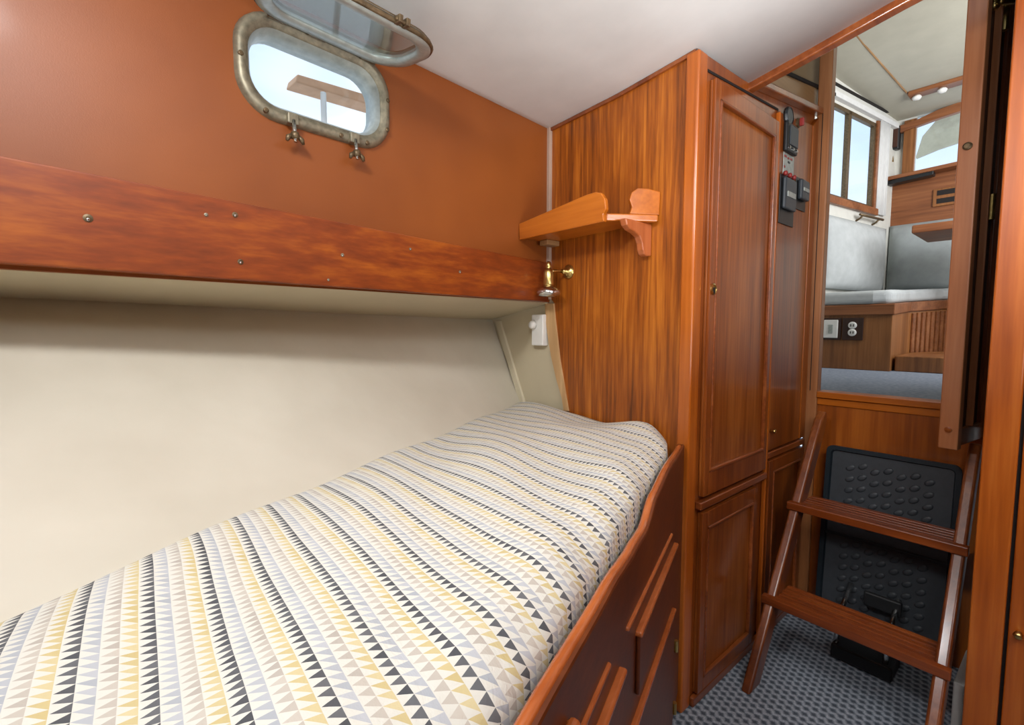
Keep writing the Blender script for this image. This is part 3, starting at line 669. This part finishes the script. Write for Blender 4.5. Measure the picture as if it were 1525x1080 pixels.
# ------------------------------------------------------------------ ladder
ld = thing('ladder', (-.365, 1.45, 0), 'varnished wooden boarding ladder with two treads leading up to the companionway', 'ladder')
A0, A1 = V((0, 1.41, 0)), V((0, 1.93, .768)); LD = (A1 - A0).normalized(); LN = V((0, -LD.z, LD.y)); LL = (A1 - A0).length
for x, cut in ((-.565, 0), (-.165, .045)):
    LL = (A1 - A0).length - cut
    Fm = frame((x, A0.y, A0.z), LD, LN, (1, 0, 0))
    pf = [(.018, -.030), (LL - .05, -.030), (LL - .01, -.022), (LL + .012, -.004), (LL + .01, .012), (LL - .03, .024), (LL - .12, .030), (-.020, .030)]
    # keep the foot flat on the floor
    foot = [(.0, 0)]
    y_of = lambda a, b: (Fm @ V((a, b, 0))).z
    def onfloor(b): return -(A0.z + LN.z * b) / LD.z
    pf[0] = (onfloor(-.030), -.030); pf[-1] = (onfloor(.030), .030)
    bm = BM(); prism(bm, pf, -.014, .014, Fm); link('side_rail', bm, M['ladder'], ld, bevel=.007, seg=3)
for z in (.232, .490):
    yy = 1.41 + (z / .768) * .52
    bm = BM(); y0 = yy - .052; y1 = yy + .085
    box(bm, -.585, -.145, y0, y0 + .022, z - .014, z + .012)
    gp = .0062 if z < .3 else .0022
    for i in range(5):
        a = y0 + .0245 + i * .0228; box(bm, -.553, -.177, a, a + .0228 - gp, z - .010, z + .010)
    box(bm, -.552, -.178, y0 + .01, y1 - .004, z - .013, z - (.004 if z < .3 else -.003))
    link('tread', bm, M['tread'], ld, bevel=.003, seg=2)
# folded black platform behind the ladder
fp = thing('folding_platform', (-.37, 1.93, 0), 'folded black plastic platform with a studded face leaning behind the ladder', 'platform')
tl = atan2(.05, .57)
FPL = frame((-.37, 1.905, .075), (1, 0, 0), (0, sin(tl), cos(tl)), (0, -cos(tl), sin(tl)))
def rr(x0, x1, y0, y1, r): cx, cy = (x0 + x1) / 2, (y0 + y1) / 2; return [(cx + a, cy + b) for a, b in rrect((x1 - x0) / 2, (y1 - y0) / 2, r, 4)]
bm = BM(); prism(bm, rr(-.175, .175, 0, .585, .02), -.02, .004, FPL); link('plate', bm, M['rubber'], fp, bevel=.003)
bm = BM(); o_ = [(a, b, .004) for a, b in rr(-.178, .178, -.003, .588, .02)]; o2 = [(a, b, .014) for a, b in rr(-.178, .178, -.003, .588, .02)]; i2 = [(a, b, .014) for a, b in rr(-.164, .164, .011, .574, .014)]; i1 = [(a, b, .003) for a, b in rr(-.160, .160, .015, .570, .012)]
loft(bm, [o_, o2, i2, i1], FPL, close_loft=True); link('rim', bm, M['rubberrim'], fp, smooth=False)
for half in (range(0, 6), range(7, 13)):
    bm = BM()
    for i in range(7):
        for j in half:
            x = -.105 + i * .035; y = .05 + j * .039 + (.012 if i % 2 else 0)
            mm_ = FPL @ Matrix.Translation((x, y, .004)) @ Matrix.Rotation(radians(35), 4, 'Z') @ Matrix.Diagonal((1.25, .8, 1, 1))
            lathe(bm, [(.0125, -.001), (.012, .001), (.008, .003), (.003, .0036)], mm_, 12)
    link('stud_pattern', bm, M['rubber'], fp, smooth=True)
bm = BM(); box(bm, -.178, .178, .272, .284, .003, .010, FPL); link('fold_bar', bm, M['rubberrim'], fp, bevel=.002)
bm = BM(); box(bm, -.455, -.295, 1.745, 1.86, .004, .05); link('base_foot', bm, M['black'], fp, bevel=.006)
for x in (-.445, -.315):
    bm = BM(); tube(bm, [(x, 1.762, .04), (x, 1.775, .09), (x, 1.80, .14), (x, 1.90, .2)], .008, 10); link('tube_leg', bm, M['chrome'], fp, smooth=True)
bm = BM(); box(bm, -.40, -.30, 1.86, 1.875, .16, .21); link('handle', bm, M['black'], fp, bevel=.006)

# ------------------------------------------------------------------ saloon beyond
SF = .80
def swx(y): return -1.846 + .15 * y
struct(sbox('floor_saloon', (-2.0, 1.6, YB + .03, 5.25, SF - .03, SF), M['salcarpet'], bevel=0))
bm = BM()
prism(bm, [(1.476, 2.98), (2.9, 2.98), (3.9, 2.93), (5.25, 2.84), (5.25, 2.88), (1.476, 3.02)], -1.75, 1.6, FX)
for v in bm.verts:
    if v.co.x < 0: v.co.x = -1.846 + .15 * v.co.y - .03
struct(link('ceiling_saloon', bm, M['salceil']))
SN = V((1, -.15, 0)).normalized(); SD = V((.15, 1, 0)).normalized(); S0 = V((-1.846, 0, 0))
FSW = frame(S0, SD, ZZ, SN)                     # local x along wall, y up, z into the saloon
k_s = sqrt(1 + .15 ** 2)
wy0, wy1, wz0, wz1 = 3.98 * k_s, 4.80 * k_s, 2.06, 2.735
bm = BM()
for q in ((2.0 * k_s, wy0, SF, 3.0), (wy1, 5.25 * k_s, SF, 3.0), (wy0, wy1, SF, wz0), (wy0, wy1, wz1, 3.0)): box(bm, q[0], q[1], q[2], q[3], -.03, 0, FSW)
struct(link('wall_saloon_left', bm, M['salwall']))
wn_ = thing('window_1', FSW @ V(((wy0 + wy1) / 2, wz0, 0)), 'saloon side window with a dark frame and a sliding mullion', 'window'); wn_['kind'] = 'structure'
bm = BM()
for q in ((wy0, wy0 + .03, wz0, wz1), (wy1 - .03, wy1, wz0, wz1), (wy0, wy1, wz0, wz0 + .02), (wy0, wy1, wz1 - .03, wz1), ((wy0 + wy1) / 2 - .045, (wy0 + wy1) / 2 - .0, wz0, wz1)): box(bm, q[0], q[1], q[2], q[3], -.025, .006, FSW)
link('window_frame', bm, M['bronzedk'], wn_, bevel=.002)
bm = BM(); box(bm, wy0, wy1, wz0, wz1, -.018, -.014, FSW); link('pane', bm, M['glass'], wn_)
bm = BM(); box(bm, wy0 - .05, wy1 + .06, wz0 - .055, wz0 - .0, 0, .03, FSW); link('sill', bm, M['salonx'], wn_, bevel=.004)
bm = BM(); box(bm, wy1 - .0, wy1 + .035, wz0, wz1 + .02, 0, .02, FSW); link('side_casing', bm, M['salonx'], wn_, bevel=.004)
# valance rail along the top of the side wall
bm = BM(); box(bm, 3.2, 5.2, 2.76, 2.80, .0, .035, FSW); tag(link('valance_rail', bm, M['curtain'], bevel=.004), 'pale curtain rail along the top of the saloon side window', 'rail')
bm = BM(); box(bm, 3.2, 5.2, 2.858, 2.866, .0, .02, FSW); struct(link('trim_saloon_strip', bm, M['dark']))
# curtain gathered at the window end
bm = BM(); R_ = []
for i in range(25):
    x = wy1 + .035 + .17 * i / 24; d = .018 + .008 * sin(i * 1.9)
    R_.append([bm.verts.new(FSW @ V((x, z, d))) for z in (2.02, 2.3, 2.55, 2.77)])
for A, B in zip(R_, R_[1:]):
    for j in range(3): bm.faces.new((A[j], A[j + 1], B[j + 1], B[j]))
o = link('curtain', bm, M['curtain'], smooth=True); so = o.modifiers.new('thick', 'SOLIDIFY'); so.thickness = .004
tag(o, 'white curtain gathered at the far end of the saloon side window', 'curtain')

# forward wall of the saloon
YF = 5.2
bm = BM(); x0 = -.935; x1 = .1; z0, z1 = 2.37, 2.84
for q in ((-1.25, x0, SF, 3.0), (x1, 1.6, SF, 3.0), (x0, x1, SF, z0), (x0, x1, z1, 3.0)): box(bm, q[0], q[1], YF, YF + .03, q[2], q[3])
struct(link('wall_saloon_forward', bm, M['salwall']))
wn2 = thing('window_2', (x0, YF, z0), 'saloon forward window with a bright view behind the open door leaf', 'window'); wn2['kind'] = 'structure'
bm = BM(); box(bm, x0 - .08, x0, YF - .03, YF, z0 - .05, z1 - .02); link('side_casing', bm, M['saloonwood'], wn2, bevel=.004)
bm = BM(); box(bm, x0, x1, YF + .012, YF + .016, z0, z1); link('pane', bm, M['glass'], wn2)
a = hy(1362, 190, YF); bm = BM(); prism(bm, [(-1.09, 2.78), (-.93, 2.80), (-.80, 2.835), (-.60, 2.86), (0, 2.88), (0, 2.80), (-.60, 2.785), (-.80, 2.765), (-.93, 2.745), (-1.09, 2.72)], -YF, -(YF - .05), FY); link('arched_header', bm, M['salonx'], wn2, bevel=.004)
bm = BM(); box(bm, -1.155, 1.0, YF - .03, YF, 1.95, 2.36); fw_ = struct(link('wall_saloon_panel', bm, M['salonx'], bevel=.003))
bm = BM(); prism(bm, [(-1.16, 2.32), (1, 2.385), (1, 2.42), (-1.16, 2.35)], -YF, -(YF - .16), FY); struct(link('trim_dash', bm, M['salonx'], bevel=.006))
p = hy(1408, 293, YF - .03); vt = thing('locker_vent', p, 'dark slotted opening with a wooden frame in the panel under the forward window', 'vent')
bm = BM(); box(bm, p.x - .075, p.x + .09, YF - .045, YF - .028, p.z - .07, p.z + .07); link('frame', bm, M['saloonwood'], vt, bevel=.004)
for dz in (-.03, .035):
    bm = BM(); box(bm, p.x - .05, p.x + .08, YF - .048, YF - .044, p.z + dz - .02, p.z + dz + .02); link('slot', bm, M['dark'], vt)
p = hy(1330, 207, YF - .03)
s1 = thing('speaker', p, 'black box speaker high on the saloon wall beside the forward window', 'speaker')
bm = BM(); box(bm, p.x - .045, p.x + .05, YF - .07, YF, p.z - .10, p.z + .09); link('cabinet', bm, M['black'], s1, bevel=.01)
bm = BM(); box(bm, p.x - .036, p.x + .041, YF - .076, YF - .069, p.z - .085, p.z + .075); link('grille', bm, M['darkwood'], s1, bevel=.005)
p = hy(1325, 238, YF - .04); cl = thing('brass_lamp', p, 'small brass wall lamp below the black speaker in the saloon', 'lamp')
bm = BM(); lathe(bm, [(.03, 0), (.03, .01), (.01, .02)], frame((p.x, YF, p.z), (1, 0, 0), (0, 0, 1), (0, -1, 0)), 16); link('wall_plate', bm, M['brass'], cl)
bm = BM(); lathe(bm, [(.006, -.03), (.03, -.025), (.026, .02), (.012, .04)], frame((p.x, YF - .045, p.z), (1, 0, 0), (0, 1, 0), (0, 0, 1)), 16); link('shade', bm, M['brass'], cl, smooth=True)
# black tray on the ledge
a, b = hy(1322, 275, YF - .12), hy(1391, 259, YF - .12)
bm = BM(); prism(bm, [(a.x, a.z - .01), (b.x, b.z - .01), (b.x, b.z + .03), (b.x - .2, b.z + .015), (a.x, a.z + .02)], -(YF - .06), -(YF - .15), FY)
tag(link('chart_case', bm, M['black'], bevel=.004), 'long flat black case lying on the ledge under the forward window', 'case')
# rolled canvas cover hanging outside the forward window
bm = BM(); c = hy(1425, 180, 5.6)
prism(bm, [(-1.00, 2.60), (-.96, 2.78), (-.85, 2.92), (-.6, 2.98), (-.3, 2.95), (-.2, 2.8), (-.45, 2.77), (-.62, 2.73), (-.72, 2.66), (-.85, 2.64)], -5.62, -5.56, FY)
tag(link('canvas_cover', bm, M['canvas'], bevel=.01, seg=3), 'beige canvas cover hanging outside the saloon forward window', 'cover')

# ceiling seam and lamp rail
p0_, p1_ = hz(1285, 62, 2.945), hz(1360, 142, 2.90)
bm = BM(); tube(bm, [V((p0_.x - .03, p0_.y - 1.0, 2.976)), V((p0_.x, p0_.y, 2.938)), V((p1_.x, p1_.y, 2.866))], .007, 8); struct(link('trim_seam', bm, M['tan']))
cf = thing('ceiling_lamp_rail', (p1_.x, 4.75, 2.85), 'dark wooden rail with small round lamps on the saloon ceiling', 'ceiling lamp')
bm = BM(); box(bm, p1_.x - .0, p1_.x + .55, 4.70, 4.80, 2.845, 2.875); link('rail', bm, M['salonx'], cf, bevel=.003)
for dx in (.045, .19, .34, .48):
    bm = BM(); lathe(bm, [(.02, .0), (.03, -.015), (.022, -.03), (.004, -.034)], frame((p1_.x + dx, 4.75, 2.845), (1, 0, 0), (0, 1, 0), (0, 0, 1)), 16); link('lamp', bm, M['white'], cf, smooth=True)

# settee, L-shaped
se = thing('settee', (-.95, 4.2, SF), 'L-shaped saloon settee with a wooden base and grey seat cushion', 'settee')
def rise(bm, k):
    for v in bm.verts:
        if v.co.y > 3.9 and v.co.z > 1.0: v.co.z += .07 * k * (v.co.y - 3.86) / 1.2
Bc = V((-.746, 3.8)); Cc = V((-.64, 5.0))
bm = BM()
prism(bm, [(-1.275, 3.8), (Bc.x, 3.8), (-.79, 4.5), (Cc.x, 5.0), (-.4, 5.05), (-.4, 5.19), (-1.09, 5.19)], SF, 1.17); rise(bm, 1.0); link('base', bm, M['saloonwood'], se, bevel=.004)
bm = BM(); prism(bm, [(-1.275, 3.785), (Bc.x + .012, 3.785), (-.775, 4.48), (Cc.x + .01, 4.98), (-.4, 5.03), (-.4, 5.19), (-1.09, 5.19)], 1.165, 1.235); rise(bm, 1.0); link('capping_rail', bm, M['salonx'], se, bevel=.006)
bm = BM()
for i in range(8):
    q = V((-.788, 4.5)).lerp(Cc, .06 + i * .12); dx = V((.15, .5)).normalized(); 
    box(bm, 0, .035, 0, .012, SF + .02, 1.15 + .07 * (q.y - 3.86) / 1.2, frame((q.x, q.y, 0), (dx.x, dx.y, 0), (dx.y, -dx.x, 0), ZZ))
link('panel_batten', bm, M['salonx'], se, bevel=.002)
bm = BM(); prism(bm, [(-1.27, 3.79), (-.85, 3.775), (-.77, 3.80), (-.745, 3.86), (-.78, 4.45), (-.66, 4.95), (-.4, 5.0), (-.4, 5.19), (-1.09, 5.19)], 1.235, 1.325)
rise(bm, 1.0); link('seat_cushion', bm, M['fabric'], se, bevel=.03, seg=4)
def cushion(name, m, w, h, d, mat, label):
    bm = BM(); nx, ny = 14, 12; F_ = {}
    for s in (0, 1):
        for i in range(nx + 1):
            for j in range(ny + 1):
                a, b = i / nx * 2 - 1, j / ny * 2 - 1; puff = (1 - a ** 4) * (1 - b ** 4)
                F_[s, i, j] = bm.verts.new(m @ V((a * w / 2, (b + 1) * h / 2, (d * .35 + d * .65 * puff) if s else 0)))
    for s in (0, 1):
        for i in range(nx):
            for j in range(ny): bm.faces.new((F_[s, i, j], F_[s, i + 1, j], F_[s, i + 1, j + 1], F_[s, i, j + 1]))
    for i in range(nx):
        for j in (0, ny): bm.faces.new((F_[0, i, j], F_[0, i + 1, j], F_[1, i + 1, j], F_[1, i, j]))
    for j in range(ny):
        for i in (0, nx): bm.faces.new((F_[0, i, j], F_[0, i, j + 1], F_[1, i, j + 1], F_[1, i, j]))
    return tag(link(name, bm, mat, smooth=True), label, 'cushion', 'settee back cushions')
cushion('back_cushion', FSW @ Matrix.Translation((4.56, 1.378, .006)), .98, .53, .10, M['fabric'], 'pale grey back cushion under the saloon side window')
cushion('back_cushion', frame((-.845, 5.165, 1.402), (1, 0, 0), (0, .03, 1), (0, -1, 0)), .44, .55, .12, M['fabricdk'], 'grey back cushion in the far corner of the settee')
cushion('back_cushion', frame((-.375, 5.165, 1.402), (1, 0, 0), (0, .03, 1), (0, -1, 0)), .48, .60, .12, M['fabricdk'], 'grey back cushion behind the table end, right of the corner cushion')
# rail above the back cushion
a, b = hy(1275, 329, 4.7), hy(1312, 330, 5.1)
bm = BM(); tube(bm, [FSW @ V((4.55, 1.965, .05)), FSW @ V((4.95, 1.97, .05))], .010, 8)
for x in (4.6, 4.88): tube(bm, [FSW @ V((x, 1.965, .05)), FSW @ V((x, 1.945, .03)), FSW @ V((x, 1.93, .001))], .008, 8)
tag(link('grab_rail', bm, M['bronzedk'], smooth=True), 'short dark metal grab rail on the saloon wall above the pale cushion', 'rail')
# table end
tb = thing('saloon_table', (-.45, 4.55, SF), 'wooden saloon table, its end just showing left of the door leaf', 'table')
a = hy(1369, 343, 4.5); bm = BM(); box(bm, a.x, a.x + .75, 4.25, 4.8, a.z - .055, a.z); link('table_top', bm, M['salonx'], tb, bevel=.008)
bm = BM(); tube(bm, [(a.x + .42, 4.6, .90), (a.x + .42, 4.6, a.z - .056)], .035, 16); link('pedestal', bm, M['chrome'], tb, smooth=True)
# raised wooden step in front of the far settee leg
bm = BM(); prism(bm, [(-.735, 3.86), (-.1, 3.84), (.2, 5.02), (-.38, 5.02), (-.64, 4.94), (-.77, 4.5)], SF, .90); tag(link('saloon_step', bm, M['saloonwood'], bevel=.006), 'low worn wooden step on the saloon floor beside the settee base', 'step')
# outlets on the settee base
for (u, v, nm, lab, lt_) in ((1238.5, 490, 'wall_socket', 'white square socket on the settee base, left of the pair', M['white']), (1270.5, 490, 'wall_socket', 'dark framed socket with a pale round face on the settee base, right of the pair', M['black'])):
    p = hy(u, v, 3.8); t_ = thing(nm, (p.x, 3.8, p.z), lab, 'socket')
    bm = BM(); box(bm, p.x - .058, p.x + .058, 3.785, 3.80, p.z - .075, p.z + .075); link('backing', bm, M['darkwood'], t_, bevel=.003)
    if lt_ is M['white']:
        bm = BM(); box(bm, p.x - .042, p.x + .042, 3.776, 3.786, p.z - .062, p.z + .062); link('plate', bm, M['white'], t_, bevel=.004)
        bm = BM(); box(bm, p.x - .014, p.x + .014, 3.772, 3.777, p.z - .03, p.z + .03); link('switch', bm, M['silver'], t_, bevel=.002)
    else:
        for dz in (-.024, .024):
            bm = BM(); lathe(bm, [(.024, 0), (.024, .008), (.018, .011)], frame((p.x, 3.785, p.z + dz), (1, 0, 0), (0, 0, 1), (0, -1, 0)), 16); f_ = link('socket_face', bm, M['white'], t_)
            bm = BM(); box(bm, p.x - .010, p.x - .005, 3.772, 3.775, p.z + dz - .008, p.z + dz + .008); box(bm, p.x + .005, p.x + .010, 3.772, 3.775, p.z + dz - .008, p.z + dz + .008); link('slot', bm, M['dark'], f_)
struct(sbox('wall_saloon_right', (1.6, 1.63, 1.4, 5.25, SF, 3.0), M['salwall'], bevel=0))
struct(sbox('wall_saloon_aft', (-.6, 1.6, 1.50, 1.53, 2.15, 3.0), M['salwall'], bevel=0))
bm = BM(); box(bm, -2.0, XC - .05, 2.0, 2.03, .8, 3.0); box(bm, -2, XC - .05, 1.47, 2.0, 2.48, 2.5); struct(link('wall_saloon_back', bm, M['salwall']))
bm = BM(); box(bm, -.10, 1.6, 2.0, 2.03, .8, 2.2); struct(link('wall_passage_end', bm, M['salwall']))

# outside the porthole: canvas boom and a white stanchion
n_ = WN
p0_, p1_ = hp(436, 121, W0 - WN * 1.0, WN), hp(560, 158, W0 - WN * 1.0, WN)
dd_ = (p1_ - p0_).normalized()
bm = BM(); prism(bm, [(-.01, -.022), (.8, -.030), (.8, .022), (.0, .012)], -.05, .05, frame(p0_, dd_, ZZ, dd_.cross(ZZ))); tag(link('canvas_boom', bm, M['tanbar'], bevel=.006, seg=3), 'tan canvas-covered bar outside, seen through the porthole', 'bar')
struct(sbox('floor_deck', (-2.8, -1.75, -.8, 1.40, 1.18, 1.22), M['whitewall'], bevel=0))
p2_ = hp(482, 160, W0 - WN * .95, WN); bm = BM(); tube(bm, [V((p2_.x, p2_.y, 1.22)), p2_ + ZZ * .06], .012, 12); tag(link('stanchion', bm, M['white'], smooth=True), 'white stanchion outside the porthole, under the tan bar', 'stanchion')

# ------------------------------------------------------------------ light
w = bpy.data.worlds.new('sky'); scn.world = w; w.use_nodes = True
bgn = w.node_tree.nodes['Background']; tc = w.node_tree.nodes.new('ShaderNodeTexCoord'); nz_ = w.node_tree.nodes.new('ShaderNodeTexNoise'); nz_.inputs['Scale'].default_value = 3.5
rp = w.node_tree.nodes.new('ShaderNodeValToRGB'); rp.color_ramp.elements[0].position = .4; rp.color_ramp.elements[0].color = (.66, .80, 1, 1); rp.color_ramp.elements[1].position = .6; rp.color_ramp.elements[1].color = (.95, .98, 1, 1)
w.node_tree.links.new(tc.outputs['Generated'], nz_.inputs['Vector']); w.node_tree.links.new(nz_.outputs[0], rp.inputs[0]); w.node_tree.links.new(rp.outputs[0], bgn.inputs[0]); bgn.inputs[1].default_value = 1.35
def area(name, loc, target, size, power, col=(1, 1, 1), sy=None, spread=180):
    l = bpy.data.lights.new(name, 'AREA'); l.energy = power; l.size = size; l.color = col; l.spread = radians(spread)
    if sy: l.shape = 'RECTANGLE'; l.size_y = sy
    o = bpy.data.objects.new(name, l); COL.objects.link(o); o.location = loc
    o.rotation_euler = (V(target) - V(loc)).to_track_quat('-Z', 'Y').to_euler(); return o
area('flash_bounce', (-.48, -.10, 1.76), (-.62, .45, .8), .16, 8.6, (.97, .98, 1))
area('aisle_fill', (.35, -.35, 1.86), (-.6, 1.5, .7), .3, 7, (.95, .98, 1))
area('ceiling_fill', (.2, -.2, 1.30), (-.1, .15, 1.9), .6, 6, (.93, .97, 1), None, 130)
area('ceiling_fill_forward', (.30, .70, 1.0), (-.05, .98, 1.9), .5, 12, (.93, .97, 1), None, 130)
area('locker_fill', (.5, .6, 1.75), (-.6, 1.7, .8), .4, 4, (.97, .98, 1), None, 120)
area('saloon_fill', (.5, 3.6, 2.2), (-.6, 4.6, 2.2), 1.0, 50, (.97, .98, 1))

for o in bpy.data.objects:
    if '_w' in o: del o['_w']
